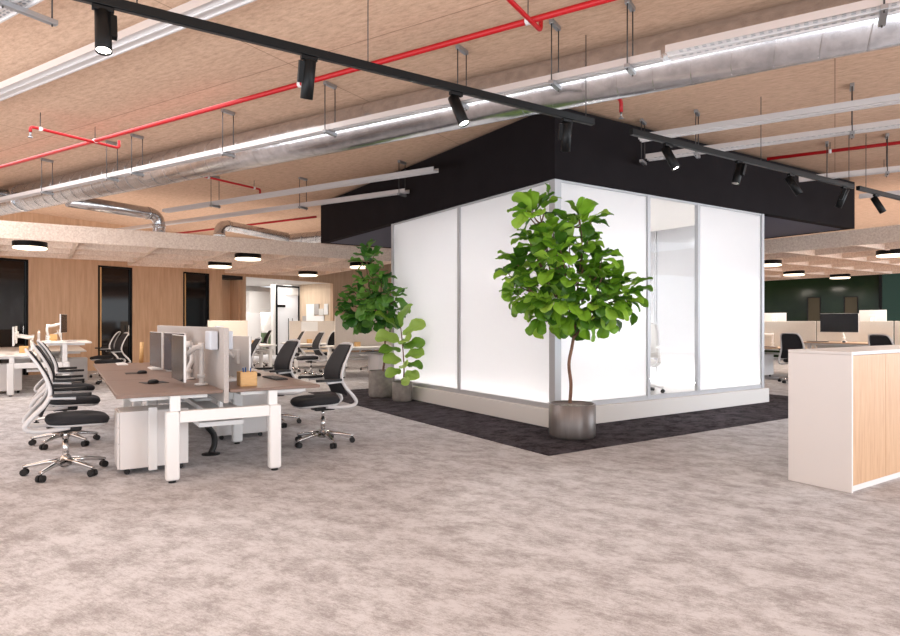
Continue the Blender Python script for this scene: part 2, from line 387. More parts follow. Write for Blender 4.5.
post(-.01,.10,-.01,.10); post(GR-.07,GR,-.01,.07); post(-.01,.06,GL-.06,GL); post(GR-.06,GR,GL-.06,GL)
for y in (2.178,): post(-.005,.055,y-.03,y+.03); post(GR-.055,GR,y-.03,y+.03)
for x in (1.803,2.957): post(x-.03,x+.03,-.005,.055)
post(2.3,2.36,GL-.055,GL)
def rail(x0,x1,y0,y1):
    MB().box(x0,x1,y0,y1,.24,.30).build('bottom_rail','frame',gr); MB().box(x0,x1,y0,y1,RB-.035,RB-.008).build('top_rail','frame',gr)
for a,b in ((.1,2.148),(2.208,GL-.06)): rail(.0,.05,a,b); rail(GR-.05,GR,a,b)
for a,b in ((.1,1.773),(1.833,2.927),(2.987,GR-.07)): rail(a,b,.0,.05)
for a,b in ((.06,2.3),(2.36,GR-.06)): rail(a,b,GL-.05,GL)
def pane(x0,x1,y0,y1,m='frost'): return MB().box(x0,x1,y0,y1,.30,RB-.035).build('frosted_pane' if m=='frost' else 'clear_pane',m,gr)
pane(.02,.03,.1,2.148); pane(.02,.03,2.208,GL-.06)
pane(.1,1.773,.02,.03); pane(2.987,GR-.07,.02,.03); pane(1.833,2.927,.02,.03,'clear')
pane(GR-.03,GR-.02,.07,2.148); pane(GR-.03,GR-.02,2.208,GL-.06)
pane(.06,2.3,GL-.03,GL-.02); pane(2.36,GR-.06,GL-.03,GL-.02)
# LED strips in the floor channel along the glass
for nm,(x0,x1,y0,y1) in {'a':(.14,.18,.2,GL-.2),'b':(.2,1.75,.14,.18),'c':(3.0,GR-.2,.14,.18),'d':(.3,GR-.3,GL-.2,GL-.16),'e':(GR-.2,GR-.16,.3,GL-.3)}.items():
    MB().box(x0,x1,y0,y1,.226,.246).build('led_strip','ledstrip',gr)
ip = thing('linear_ceiling_light', 'slim white linear light on the ceiling inside glass room', 'light', box(2.35,2.2,RB-.09), AB)
MB().box(-1.2,1.2,-.06,.06,0,.055).build('housing','white',ip); MB().box(-1.19,1.19,-.05,.05,-.01,-.001).build('diffuser','lampglow',ip)

# ---------------------------------------------------------------- acoustic rafts
def raft(name, label, vs, us, lo, hi, clip=None, group=None):
    t = thing(name, label, 'acoustic raft', box(0,0), AB, group)
    z0, z1 = 2.85, 3.165
    step = vs[1]-vs[0]
    for i, u in enumerate(us):
        v0 = vs[0]; v1 = vs[-1]
        if clip:
            while clip(v0, u): v0 += step
        if v1-v0 < .5: continue
        MB().box(v0, v1, u-.03, u+.03, z0, z1).build('cross_baffle','felt',t)
    for v in vs:
        u1 = us[-1]
        if clip:
            while clip(v, u1) and u1 > us[0]: u1 -= us[1]-us[0]
        if u1-us[0] < .5: continue
        MB().box(v-.03, v+.03, us[0], u1, z0+.002, z1-.002).build('baffle','felt',t)
    return t
def a_of(v,u): p = box(v,u); return p.x*.8507-p.y*.5257
raft('ceiling_raft','pale wood-wool baffle raft hanging over the desks on the left', [-9.04+1.39*i for i in range(9)], [7.86+1.2*i for i in range(8)], 0, 0, lambda v,u: a_of(v,u) < -16.3)
raft('ceiling_raft','pale wood-wool baffle raft hanging over the desks on the right', [7.95+1.25*i for i in range(8)], [-7.0+1.4*i for i in range(12)], 0, 0)
# round raft lights
def disc(loc, label, group):
    t = thing('round_pendant_light', label, 'pendant light', loc, 0, group)
    MB().lathe([(.285,0.035),(.285,.13),(.275,.135),(.02,.135)], seg=40, capb=False).build('lamp_housing','blackm',t)
    MB().lathe([(.0005,-.004),(.25,-.004),(.278,.004),(.278,.034)], seg=40, capb=False).build('diffuser','lampglow',t)
    MB().cyl((0,0,.135),(0,0,.40),.004,seg=6).build('suspension_wire','rod',t)
    l = bpy.data.lights.new('pendant_glow','AREA'); l.shape='DISK'; l.size=.5; l.energy = 50; l.color=(1,.90,.78)
    o = bpy.data.objects.new('pendant_glow', l); COL.objects.link(o); o.location = (0,0,-.012); o.parent = t
    return t
def at(px, py, z):
    Y = (z-H)*623.8/(322-py); return Vector(((px-449.4)/623.8*Y, Y, z))
ZL = 2.74
pl_ = [(30,249,'nearest round pendant above the white desks at far left'),(220,267.5,'round pendant left of a nearer one, above the dark glass door'),
 (248,260,'round pendant above the screens, second along from left edge'),(308,276,'small round pendant before the bright opening'),
 (361,268,'round pendant behind the top of the left fiddle-leaf tree'),
 (769,266,'round pendant touching the right edge of the glass room'),(794,275.5,'round pendant, second from glass room on right'),
 (840,278.5,'round pendant farthest back over the right desks'),(892,256.5,'largest round pendant at the right edge of the photo')]
for px,py,lb in pl_:
    disc(at(px,py,ZL), lb, None)

# ---------------------------------------------------------------- ducts
def duct_mesh(L0, r, pitch=.34, tilt=.06, seg=48, ridge=.004):
    mb = MB().tube([(0,0,0),(L0,0,0)], r, seg); x = .15
    while x < L0-.15:
        mb.add(*ring_geo(x, r, tilt, seg), True); x += pitch
    return mb
def ring_geo(x0, r, tilt, seg):
    vs=[]; prof=((-.005,-.001),(-.0025,.0015),(.0025,.0015),(.005,-.001))
    for k in range(seg):
        q=2*PI*k/seg
        for dx,dr in prof: vs.append((x0+dx+tilt*math.sin(q),(r+dr)*math.cos(q),(r+dr)*math.sin(q)))
    fs=[(4*k+i,4*k+i+1,4*((k+1)%seg)+i+1,4*((k+1)%seg)+i) for k in range(seg) for i in range(3)]
    return vs, fs
def a_from(px, n): return a_at(px, n)
ND, ZD, RD = 6.15, 3.836, .258
du = thing('spiral_duct', 'large silver spiral ventilation duct crossing under the ceiling', 'duct', bld(-17.2, ND, ZD), AD)
duct_mesh(21.5, RD).build('duct_pipe','duct',du)
for px in (24,):
    x = a_at(px, ND)+17.2
    MB().tube([(x-.05,0,0),(x+.05,0,0)], RD+.012, 40).build('duct_coupling','duct',du)
def small_duct(name, label, pts, r, hang=None):
    t = thing(name, label, 'duct', bld(*pts[0]), AD)
    o = Vector(pts[0])
    P = [Vector(p)-o for p in pts]
    # round the corners
    Q = [P[0]]
    for i in range(1, len(P)-1):
        a = (P[i-1]-P[i]).normalized(); b = (P[i+1]-P[i]).normalized(); d = r*1.9
        for k in range(7):
            s = k/6; Q.append((P[i]+a*d)*(1-s)**2 + 2*s*(1-s)*P[i] + (P[i]+b*d)*s*s)
    Q.append(P[-1])
    MB().tube(Q, r, 28).build('duct_pipe','duct',t)
    for i in range(1, len(P)-1):
        a = (P[i-1]-P[i]).normalized(); b = (P[i+1]-P[i]).normalized()
        for dv in (a, b):
            q = P[i]+dv*r*2.0; MB().tube([q-dv*.03, q+dv*.03], r+.01, 28).build('duct_coupling','duct',t)
    return t
small_duct('branch_duct','silver branch duct turning down behind the left raft',[(-12.4,ND+.12,3.66),(-12.4,8.15,3.66),(-12.4,8.15,3.20)],.125)
small_duct('branch_duct','silver branch duct rising from the raft with elbow at its left end',[(-12.4,9.7,3.20),(-12.4,9.7,3.66),(-12.4,11.83,3.6)],.125)
small_duct('branch_duct','short silver duct joining the big duct at far left',[(-13.9,ND-RD-.01,3.87),(-13.9,3.2,3.87)],.10)
du2 = thing('spiral_duct', 'thinner silver duct running behind the black roof above left raft', 'duct', bld(-12.55, 12.0, 3.56), AD)
duct_mesh(5.2, .15, .5, .05).build('duct_pipe','duct',du2)

# ---------------------------------------------------------------- cable trays, with struts and rods
def tray(label, n, z, a0, a1, wd=.15, slots=False, h=.05):
    t = thing('cable_tray', label, 'cable tray', bld(a0, n, z), AD); Ln = a1-a0
    MB().box(0,Ln,-wd/2,wd/2,0,.006).build('tray_base','tray',t)
    for s in (-1,1): MB().box(0,Ln,s*wd/2-.006,s*wd/2+.006,-.012,h).build('side_rail','tray',t)
    MB().box(0,Ln,-.012,.012,-.016,-.001).build('centre_rib','tray',t)
    if slots:
        mb = MB(); x = .1
        while x < Ln-.1:
            for y in (-wd*.32, -wd*.16, wd*.16, wd*.32): mb.box(x, x+.03, y-.008, y+.008, -.002, -.0003)
            x += .06
        o = mb.build('slot_row','steel',t)
    return t
ZT = 3.587
tr = [
 ('perforated tray across the top left corner', 2.10, ZT, -7.0, a_at(52,2.1), .18, True),
 ('double-rail white tray running off the top edge at left', 2.89, ZT, -9.5, a_at(300,2.89)+1.5, .15, False),
 ('slim tray hung in front of the big duct', 5.45, ZT, -16.5, a_at(662,5.45), .10, False),
 ('perforated tray hung before the big duct at top right', 5.45, ZT+.01, a_at(668,5.45), 3.0, .20, True),
 ('upper of the two white trays ending before the black roof at left', 7.75, ZT, a_at(165,7.75), a_at(436,7.75), .13, False),
 ('lower of the two white trays ending before the black roof at left', 8.75, ZT, a_at(20,8.75), a_at(407,8.75), .13, False),
 ('upper white tray right of the roof, running off the right edge', 7.75, ZT, a_at(640,7.75), 4.0, .15, False),
 ('second white perforated tray to the right of the roof', 8.72, ZT, a_at(645,8.6), 4.5, .17, True),
 ('third white tray behind the right end of the roof', 11.3, ZT, a_at(799,11.3), 5.0, .15, False),
 ('lowest white tray right of the roof end', 13.4, ZT, a_at(859,13.4), 5.5, .15, False),
]
for a in tr: tray(*a)
def hanger(label, a, n, z, wd=.13, along=False):
    t = thing('tray_hanger', label, 'hanger', bld(a, n, CEIL), AD, 'rod hangers under the ceiling')
    d = CEIL-z
    x, y = (wd, .02) if along else (.02, wd)
    MB().box(-x*1.1-.0,x*1.1,-y*1.1,y*1.1,-.04,-.001).build('top_strut','steel',t,bevel=.003)
    MB().box(-x*1.2,x*1.2,-y*1.2,y*1.2,-d-.055,-d-.018).build('bottom_strut','steel',t,bevel=.003)
    for s in (-1,1):
        p = (s*wd,0) if along else (0,s*wd)
        MB().cyl((p[0],p[1],-.04),(p[0],p[1],-d-.07),.006,seg=8).build('rod','rod',t)
    return t
lab = ['rod hanger near the left end of the big duct','rod hanger on big duct below the red pipe elbow','rod hanger on the duct tray, third from left','rod hanger on the duct tray under the second spotlight',
       'rod hanger on the duct tray above the third spotlight','rod hanger on duct tray at top centre','rod hanger on the duct tray at top right of centre','rod hanger on the tray at the top right corner']
for px, lb in zip((47,112,137,228,330,462,555,630), lab): hanger(lb, a_at(px,5.45), 5.45, ZT, .085)
hanger(lab[7], a_at(883,5.45), 5.45, ZT, .13)
hanger('rod hanger on the perforated tray in top left corner', a_at(28,2.2), 2.2, ZT, .16)
for px,n,lb in [(215,7.75,'rod hanger on upper left tray'),(402,8.75,'rod hanger at the free end of the lower left tray'),(303,8.75,'rod hanger midway on the lower left tray'),
                (643,8.72,'rod hanger at the end of the tray against the roof fascia'),(697,8.72,'rod hanger on second tray right of the bright spotlight'),
                (852,8.72,'rod hanger on second right tray near right edge'),(827,11.3,'short rod hanger behind roof end'),(887,11.3,'rod hanger on the third right tray')]:
    hanger(lb, a_at(px,n), n, ZT, .09)

# ---------------------------------------------------------------- red sprinkler pipes
def spipe(label, pts, r=.024, clips=(), drops=()):
    t = thing('sprinkler_pipe', label, 'pipe', bld(*pts[0]), AD); o = Vector(pts[0])
    P = [Vector(p)-o for p in pts]; Q=[P[0]]
    for i in range(1,len(P)-1):
        a=(P[i-1]-P[i]).normalized(); b=(P[i+1]-P[i]).normalized(); d=r*2
        for k in range(5):
            s=k/4; Q.append((P[i]+a*d)*(1-s)**2+2*s*(1-s)*P[i]+(P[i]+b*d)*s*s)
    Q.append(P[-1])
    MB().tube(Q, r, 14).build('pipe_run','red',t)
    for c in clips:
        c = Vector(c)-o; top = CEIL-pts[0][2]-.003
        MB().tube([c+Vector((-.02,0,0)),c+Vector((.02,0,0))], r+.006, 14).build('pipe_clip','fireclip',t)
        MB().cyl((c.x,c.y,c.z+r),(c.x,c.y,top),.005,seg=6).build('clip_rod','rod',t)
    for c in drops:
        c = Vector(c)-o
        MB().cyl(c,c+Vector((0,0,-.05)),.012,seg=10).lathe([(.004,-.075),(.03,-.075),(.03,-.07),(.01,-.05)],c=c,seg=14).build('sprinkler_head','steel',t)
    return t
NP, ZP = 4.905, 3.93
spipe('long red sprinkler pipe running across the whole ceiling', [(-17.2,NP,ZP),(2.5,NP,ZP)], .027, [(a_at(px,NP),NP,ZP) for px in (95,300,528)])
ab = a_at(95,NP)
spipe('red branch pipe with elbow crossing the long pipe at left', [(ab,NP-.84,ZP-.09),(ab,NP-.84,ZP-.02),(ab,NP+.35,ZP-.02),(ab,NP+.35,ZP+.09)], .02, [(ab,NP-.72,ZP-.02)], [(ab,NP-.84,ZP-.09)])
ab = a_at(535,NP)
spipe('red branch pipe looping under the long pipe at top centre', [(ab,NP-1.5,ZP-.05),(ab,NP+.12,ZP-.05),(ab,NP+.12,ZP+.08)], .02)
ab = a_at(250,8.3)
spipe('short red branch pipe above the trays at left', [(ab,7.2,3.98),(ab,8.55,3.98),(ab,8.55,3.88)], .02, [(ab,7.35,3.98),(ab,8.4,3.98)], [(ab,8.55,3.88)])
ab = a_at(612,6.9)
spipe('orange-red pipe stub dropping to the roof behind the duct', [(ab,6.45,3.93),(ab,7.25,3.93),(ab,7.25,3.80)], .022, [], [(ab,7.25,3.80)])
spipe('red pipe behind the left end of the black roof', [(-17.2,11.3,ZP),(a_at(316,11.3),11.3,ZP)], .027, [(a_at(230,11.3),11.3,ZP)])
spipe('upper red pipe to the right of the black roof', [(a_at(767,11.3),11.3,ZP+.06),(5,11.3,ZP+.06)], .027, [(a_at(830,11.3),11.3,ZP+.06)])
spipe('lower red pipe at the right end of the black roof', [(a_at(825,13.0),13.0,ZP),(6,13.0,ZP)], .027, [(a_at(884,13.0),13.0,ZP)])

# ---------------------------------------------------------------- black track and spotlights
UT, ZTR = -1.547, 3.30
def v_at(px, u=UT):
    r = (px-449.4)/623.8; ox, oy = CX+Ux.x*u, CY+Ux.y*u
    return (r*oy-ox)/(Vx.x - r*Vx.y)
def track(label, v0, v1, wires):
    t = thing('lighting_track', label, 'lighting track', box(v0, UT, ZTR), AB)
    MB().box(0,v1-v0,-.026,.026,-.03,.03).build('track_profile','blackm',t,bevel=.003)
    MB().box(.01,v1-v0-.01,-.010,.010,-.034,-.0305).build('track_slot','rod',t)
    for v in wires: MB().cyl((v-v0,0,.03),(v-v0,0,CEIL-ZTR-.003),.0045,seg=6).build('suspension_rod','rod',t)
track('long black lighting track crossing the left half of the ceiling', -6.6, v_at(593), [v_at(368), v_at(586), v_at(137), -6])
track('black lighting track in front of the roof on the right', v_at(631), v_at(853), [v_at(761), v_at(849)])
track('black lighting track piece at the far right', v_at(858), v_at(858)+2.6, [v_at(866)])
def spot(px, d, lit, label):
    v = v_at(px); p = box(v, UT, ZTR-.034)
    t = thing('track_spotlight', label, 'spotlight', p, 0, 'black spotlights on the ceiling track')
    MB().box(-.06,.06,-.02,.02,-.028,0).xf(Matrix.Rotation(AB,4,'Z')).build('track_adapter','blackm',t,bevel=.003)
    MB().cyl((0,0,-.028),(0,0,-.10),.012,seg=12).build('swivel','blackm',t)
    D = Vector(d).normalized(); piv = Vector((0,0,-.10))
    R = D.to_track_quat('Z','Y').to_matrix().to_4x4(); R.translation = piv
    r = .046
    b = MB().lathe([(r*.7,-.075),(r,-.07),(r,.195),(r*.93,.197),(r*.9,.180)], seg=32, capb=True).xf(R)
    b.build('lamp_body','blackm',t)
    MB().lathe([(.0005,.176),(r*.9,.176),(r*.9,.180)], seg=32, capb=False).xf(R).build('lens','spotglow' if lit else 'spotoff',t)
    MB().box(r*.8, r+.03, -.022,.022,-.06,.09).xf(R).build('driver_box','blackm',t,bevel=.003)
    if lit:
        l = bpy.data.lights.new('spot_beam','SPOT'); l.energy = 70; l.spot_size = math.radians(60); l.spot_blend=.6; l.shadow_soft_size=.05; l.color=(1,.96,.9)
        o = bpy.data.objects.new('spot_beam', l); COL.objects.link(o); o.parent = t
        o.location = piv + D*.22; o.rotation_euler = (-D).to_track_quat('Z','Y').to_euler()
spot(103,(.14,-.22,-1),True,'lit black spotlight, first from the left on the track')
spot(309,(-.18,.35,-1),False,'black spotlight, second from left, tilted left')
spot(456,(.38,-.25,-1),True,'lit black spotlight above the glass room left wall')
spot(567,(.0,.45,-1),False,'black spotlight at the end of the long track')
spot(668,(.42,-.25,-1),True,'brightest lit spotlight before the roof fascia')
spot(739,(-.35,-.25,-1),False,'black spotlight, second on the right track, tilted left')
spot(791,(.50,-.25,-1),False,'black spotlight, third on right track, tilted right')
spot(844,(-.30,.25,-1),False,'black spotlight at the right end of the roof fascia')
spot(876,(.45,-.25,-1),False,'black spotlight farthest right, beyond the roof')

# ---------------------------------------------------------------- task chair
def chair_proto(kind, label, loc, rz, white=False, group=None):
    fr = 'white' if white else 'chairgrey'; fab = 'screenwhite' if white else 'mesh'; seatm = 'screenwhite' if white else 'greyfab'; arm = 'white' if white else 'black'
    t = thing(kind, label, 'chair', loc, rz, group)
    hub = MB().lathe([(.05,.075),(.052,.13),(.036,.16),(.03,.165)], seg=20, capb=True, capt=True)
    for k in range(5):
        q = 2*PI*k/5+.3; c, s = math.cos(q), math.sin(q)
        hub.tube([(c*.03,s*.03,.118),(c*.16,s*.16,.108),(c*.30,s*.30,.083),(c*.335,s*.335,.078)], [.028,.022,.015,.012], 10, flat=1.25)
    base = hub.build('base','chrome' if not white else 'white',t)
    for k in range(5):
        q = 2*PI*k/5+.3; c, s = math.cos(q), math.sin(q); x, y = c*.322, s*.322
        cm = MB()
        for o in (-.018,.018):
            cm.cyl((x-s*(o-.012)+.0,y+c*(o-.012),.031),(x-s*(o+.012),y+c*(o+.012),.031),.03,seg=18)
        cm.cyl((x,y,.03),(x,y,.078),.010,seg=8).build('caster','black',base)
    MB().cyl((0,0,.16),(0,0,.29),.026,seg=18).cyl((0,0,.29),(0,0,.39),.017,seg=16).build('gas_column','chrome',t)
    MB().box(-.12,.12,-.085,.085,.375,.43).build('tilt_mechanism','black',t,bevel=.02)
    def sup(cx, a, b, z, n=36, p=3.2, crown=0):
        out=[]
        for k in range(n):
            q=2*PI*k/n; c,s=math.cos(q),math.sin(q)
            x=a*abs(c)**(2/p)*(1 if c>=0 else -1); y=b*abs(s)**(2/p)*(1 if s>=0 else -1)
            out.append((cx+x, y, z - crown*(max(x,0)/a)**3))
        return out
    R = [sup(.09,.25*k,.24*k,z,crown=.02) for k,z in ((.80,.455),(.95,.462),(1,.485),(.99,.505),(.93,.522),(.75,.532),(.4,.533),(.1,.532))]
    MB().rings(R).build('seat_cushion',seatm,t)
    R = [sup(.09,.25*k,.24*k,z,crown=.02) for k,z in ((.45,.425),(.8,.434),(.93,.447),(.93,.4545))]
    MB().rings(R).build('seat_pan',fr,t)
    sp = [(.02,.15,.428),(-.12,.185,.418),(-.25,.205,.425),(-.305,.215,.465),(-.26,.228,.54),(-.17,.236,.64),(-.125,.236,.74),(-.150,.228,.86),(-.215,.21,.99),(-.275,.175,1.08)]
    path = sp + [(-.292,.09,1.105),(-.295,0,1.108),(-.292,-.09,1.105)] + [(x,-y,z) for x,y,z in reversed(sp)]
    P = catmull(path, 4)
    MB().tube(P, [.011+.009*max(0,min(1,(1.0-p.z)/.5)) for p in P], 10, flat=1.3).build('back_frame',fr,t)
    # mesh back
    nz, ny = 14, 10; rail = catmull([s for s in sp[4:]]+[(-.285,.15,1.098)], 8)
    def xw(z):
        best = min(rail, key=lambda p: abs(p.z-z)); return best.x, best.y
    vs=[]; 
    for side in (0,1):
        for i in range(nz+1):
            z = .545+(1.092-.545)*i/nz; x,wy = xw(z); 
            x = x if z>.62 else x+ (.62-z)*.55
            for j in range(ny+1):
                q = -1+2*j/ny; vs.append((x+.022-.014*(1-q*q)+(.008 if side==0 else -.008), wy*.97*q, z))
    m_=(nz+1)*(ny+1); fs=[]
    for i in range(nz):
        for j in range(ny):
            a=i*(ny+1)+j; fs.append((a,a+1,a+ny+2,a+ny+1)); fs.append((m_+a,m_+a+ny+1,m_+a+ny+2,m_+a+1))
    for i in range(nz):
        a=i*(ny+1); fs.append((a,a+ny+1,m_+a+ny+1,m_+a)); a+=ny; fs.append((a,m_+a,m_+a+ny+1,a+ny+1))
    for j in range(ny):
        a=j; fs.append((a,m_+a,m_+a+1,a+1)); a=nz*(ny+1)+j; fs.append((a,a+1,m_+a+1,m_+a))
    MB().add(vs,fs,True).build('backrest',fab,t)
    for s in (-1,1):
        MB().tube(catmull([(-.135,s*.236,.70),(-.10,s*.262,.705),(.0,s*.278,.70),(.06,s*.278,.695)],4), .015, 8, flat=1.3).build('arm_support',fr,t)
        R=[[(x,s*.278+y,z) for x,y in [(.035+.145*abs(math.cos(q))**.6*(1 if math.cos(q)>0 else -1), .036*abs(math.sin(q))**.6*(1 if math.sin(q)>0 else -1)) for q in [2*PI*k/20 for k in range(20)]]] for z in (.712,.718,.732,.737)]
        MB().rings(R).build('arm_pad',arm,t)
    return t
def chair_at(v,u,rel,**k): return box(v,u), AB+rel
c0 = chair_proto('task_chair','black mesh task chair nearest the camera, left of the desks', box(-5.26,.66), AB+.02, group='task chairs at the near bench')
def chairs(lst, proto, group):
    for v,u,rel,lb in lst: dup(proto, box(v,u), AB+rel, lb, group)
chairs([(-5.22,2.23,-.03,'black mesh task chair, middle one left of near desks'),(-5.18,3.76,.10,'black mesh task chair, farthest of the three left of the near desks'),
        (-2.83,.68,PI-.02,'black mesh task chair nearest the plants, right of the near bench'),(-2.88,2.25,PI+.1,'black mesh task chair, middle one right of the near bench'),
        (-2.92,3.75,PI-.1,'black mesh task chair, farthest right of near bench')], c0, 'task chairs at the near bench')

# ---------------------------------------------------------------- benches
TOPW, TOPL = .82, 1.6
def desk(label, loc, rz, top, z=.74, side=1, group=None, foot=False):
    t = thing('office_desk', label, 'desk', loc, rz, group)
    mb = MB().box(-TOPW/2,TOPW/2,.005,TOPL-.005,z-.028,z)
    mb.build('desktop',top,t,bevel=.006)
    MB().box(-.30,.30,.10,TOPL-.10,z-.066,z-.029).build('under_frame','white',t,bevel=.004)
    for y in (.05,TOPL-.05): MB().box(-.04+side*.03,.04+side*.03,y-.03,y+.03,.60,z-.029).build('column','white',t,bevel=.004)
    return t
def bench_frame(label, loc, rz, n, group=None):
    t = thing('bench_frame', label, 'bench frame', loc, rz, group)
    for i in range(n+1):
        y = i*TOPL; y = y+.05 if i == 0 else (y-.05 if i == n else y)
        for x in (.42,1.28): MB().box(x-.055,x+.055,y-.045,y+.045,.02,.60).build('leg','white',t,bevel=.022,seg=3)
        for x in (.42,1.28): MB().cyl((x,y,0),(x,y,.02),.03,seg=14).build('levelling_foot','black',t)
        MB().box(.474,1.226,y-.04,y+.04,.50,.60).build('crossbar','white',t,bevel=.008)
    for x in (.72,.98): MB().box(x-.02,x+.02,.1,n*TOPL-.1,.54,.58).build('long_beam','white',t)
    MB().box(.66,1.04,.2,n*TOPL-.2,.42,.46).build('cable_basket','white',t)
    return t
def screen(label, loc, rz, fab, L=TOPL-.02, z0=.64, z1=1.30, group=None):
    t = thing('desk_screen', label, 'screen', loc, rz, group)
    MB().box(-.022,.022,.01,L,z0,z1).build('fabric_panel',fab,t,bevel=.008)
    for y in (.25,L-.25): MB().box(-.014,.014,y-.03,y+.03,.58,z0).build('bracket','white',t)
    return t
def loc_in(o, rz, x, y, z=0): return Vector(o) + Vector((math.cos(rz)*x-math.sin(rz)*y, math.sin(rz)*x+math.cos(rz)*y, z))
def pedestal(label, loc, rz, group=None, col='cabwhite'):
    t = thing('pedestal', label, 'pedestal', loc, rz, group)
    MB().box(-.28,.28,-.19,.19,.055,.56).build('pedestal_body',col,t,bevel=.005)
    for i,(a,b) in enumerate(((.06,.28),(.285,.42),(.425,.555))): 
        MB().box(.282,.298,-.185,.185,a,b).build('drawer_front',col,t,bevel=.003)
    for x in (-.22,.22):
        for y in (-.13,.13): MB().cyl((x,y-.012,.025),(x,y+.012,.025),.025,seg=12).cyl((x,y,.03),(x,y,.056),.01,seg=8).build('caster','black',t)
    return t
def monitor(label, loc, rz, wd=.60, ht=.36, back='white', face='screendark', group=None):
    # local: screen faces +x, centre at origin
    t = thing('monitor', label, 'monitor', loc, rz, group)
    MB().box(-.012,.010,-wd/2,wd/2,-ht/2,ht/2).build('screen_housing',back,t,bevel=.004)
    MB().box(.0102,.014,-wd/2+.004,wd/2-.004,-ht/2+.004,ht/2-.004).build('display',face,t)
    MB().box(-.04,-.012,-.07,.07,-.07,.07).build('mount_plate',back,t,bevel=.006)
    return t
def arm_stand(label, loc, mpos, h=.38, m='white', group=None):
    # loc: desk point of the clamp; mpos: world point of the monitor's mount
    t = thing('monitor_stand', label, 'monitor arm', loc, 0, group)
    MB().lathe([(.056,0),(.06,.004),(.058,.014),(.03,.02)],seg=28,capt=True).build('arm_base',m,t)
    d = Vector(mpos)-Vector(loc); hv = Vector((d.x,d.y,0)); el = Vector((0,0,h))
    side = Vector((hv.y,-hv.x,0)).normalized()*.05
    MB().tube(catmull([(0,0,.015),(0,0,.12),Vector((0,0,.2))+side*.6,el+side*.4,el],5),[.022]*21,12).build('lower_arm',m,t)
    MB().tube([el, el*.9+hv*.35+Vector((0,0,d.z*.1)), d],[.026,.024,.020],10,flat=1.3).build('upper_arm',m,t)
    MB().cyl(el-Vector((0,0,.03)),el+Vector((0,0,.035)),.03,seg=16).build('elbow_joint',m,t)
    MB().cyl((0,0,.07),(0,0,.10),.035,seg=16).build('clamp_ring',m,t)
    return t
def mouse(label, loc, rz):
    R=[]
    for k,z in ((.9,0),(1,.008),(.95,.02),(.75,.031),(.35,.037)):
        R.append([(.055*k*math.cos(q)*(1 if math.cos(q)>0 else .95),.032*k*math.sin(q),z) for q in [2*PI*i/20 for i in range(20)]])
    o = MB().rings(R).build('computer_mouse','black',None,loc,rz); return tag(o,label,'mouse')
def mousepad(label, loc, rz):
    o = MB().box(-.11,.11,-.10,.10,0,.004).build('mouse_pad','black',None,loc,rz,bevel=.0015); return tag(o,label,'mouse pad')
def keyboard(label, loc, rz, m='black', keys='rod'):
    t = thing('keyboard', label, 'keyboard', loc, rz)
    MB().box(-.065,.065,-.215,.215,0,.012).build('keyboard_body',m,t,bevel=.004)
    k = MB()
    for i in range(5):
        for j in range(15): k.box(-.055+i*.022,-.037+i*.022,-.205+j*.0275,-.182+j*.0275,.0121,.0165)
    o = k.build('key_set','rod' if m=='black' else 'offwhite',t); return t
def wbox(label, loc, rz, s=.075, h=.13, items=True):
    t = thing('pen_box', label, 'pen box', loc, rz); w=.008
    mb = MB().box(-s,s,-s,s,0,w).box(-s,-s+w,-s,s,w,h).box(s-w,s,-s,s,w,h).box(-s+w,s-w,-s,-s+w,w,h).box(-s+w,s-w,s-w,s,w,h)
    mb.build('box_body','beech',t,bevel=.002)
    return t
# near bench, brown tops
O1 = Vector((-2.66,4.98,0)); z74=.76; AN = AB-.027; TOPL = 1.49
def n1(x,y,z=0): return loc_in(O1,AN,x,y,z)
pos3 = ['nearest the camera','in the middle','at the far end']
for i in range(3):
    desk('brown-topped desk on the left side of near bench, %s'%pos3[i], n1(.41,i*TOPL), AN, 'deskbrown', z=z74, side=1, group='brown desks of the near bench')
    desk('brown-topped desk on the right side of near bench, %s'%pos3[i], n1(1.29,i*TOPL), AN, 'deskbrown', z=z74, side=-1, group='brown desks of the near bench')
    screen('taupe felt desk screen along near bench, %s'%pos3[i], n1(.85,i*TOPL), AN, 'screenfab', group='taupe screens on the near bench')
bench_frame('white steel frame under the near brown bench', n1(0,0), AN, 3)
pedestal('white pedestal under the left front corner of near bench', n1(.34,.70), AN+PI)
tag(MB().box(-.035,.035,-.012,.012,.05,.60).box(-.02,.02,.012,.03,.5,.60).build('cable_riser','white',None,n1(.31,.40),AN,bevel=.004),'flat white cable riser before the near pedestal','cable riser')
pedestal('white pedestal under the middle right desk of near bench', n1(1.40,1.95), AN)
# cable snake
sn = MB().tube(catmull([(0,0,.41),(0.02,0,.3),(.09,.03,.2),(.10,.03,.1),(.06,0,.012)],6),.03,10).lathe([(.09,0),(.09,.012),(.03,.02)],c=(.06,0,0),seg=20,capt=True)
tag(sn.build('cable_snake','black',None,n1(.86,1.05),AN),'black cable spine hanging to the floor under near bench','cable spine')
# screens, arms
def mon_arm(label, alabel, pos, cen_z, turn, base, face='screendark', back='white', wd=.58, ht=.42):
    a = AN+turn
    monitor(label, Vector((pos[0],pos[1],cen_z)), a, wd, ht, back, face)
    mp = Vector((pos[0]-math.cos(a)*.042, pos[1]-math.sin(a)*.042, cen_z))
    arm_stand(alabel, base, mp, h=.36)
def bx(v,u,z=0): return n1(v+4.95,(u+.29)*.95,z)
mon_arm('dark monitor seen edge-on, nearest on the near bench','white monitor arm, nearest on left desk of near bench', bx(-4.40,.34), 1.02, PI+.03, bx(-4.21,.30,z74))
mon_arm('dark blue-grey monitor angled towards the camera','white monitor arm behind the angled monitor', bx(-4.27,1.56), 1.02, PI+.22, bx(-4.21,1.02,z74), 'screenblue')
mon_arm('dark monitor third along the near bench, left side','white monitor arm third along the near bench', bx(-4.36,2.42), 1.02, PI+.10, bx(-4.21,2.3,z74), 'screenblue')
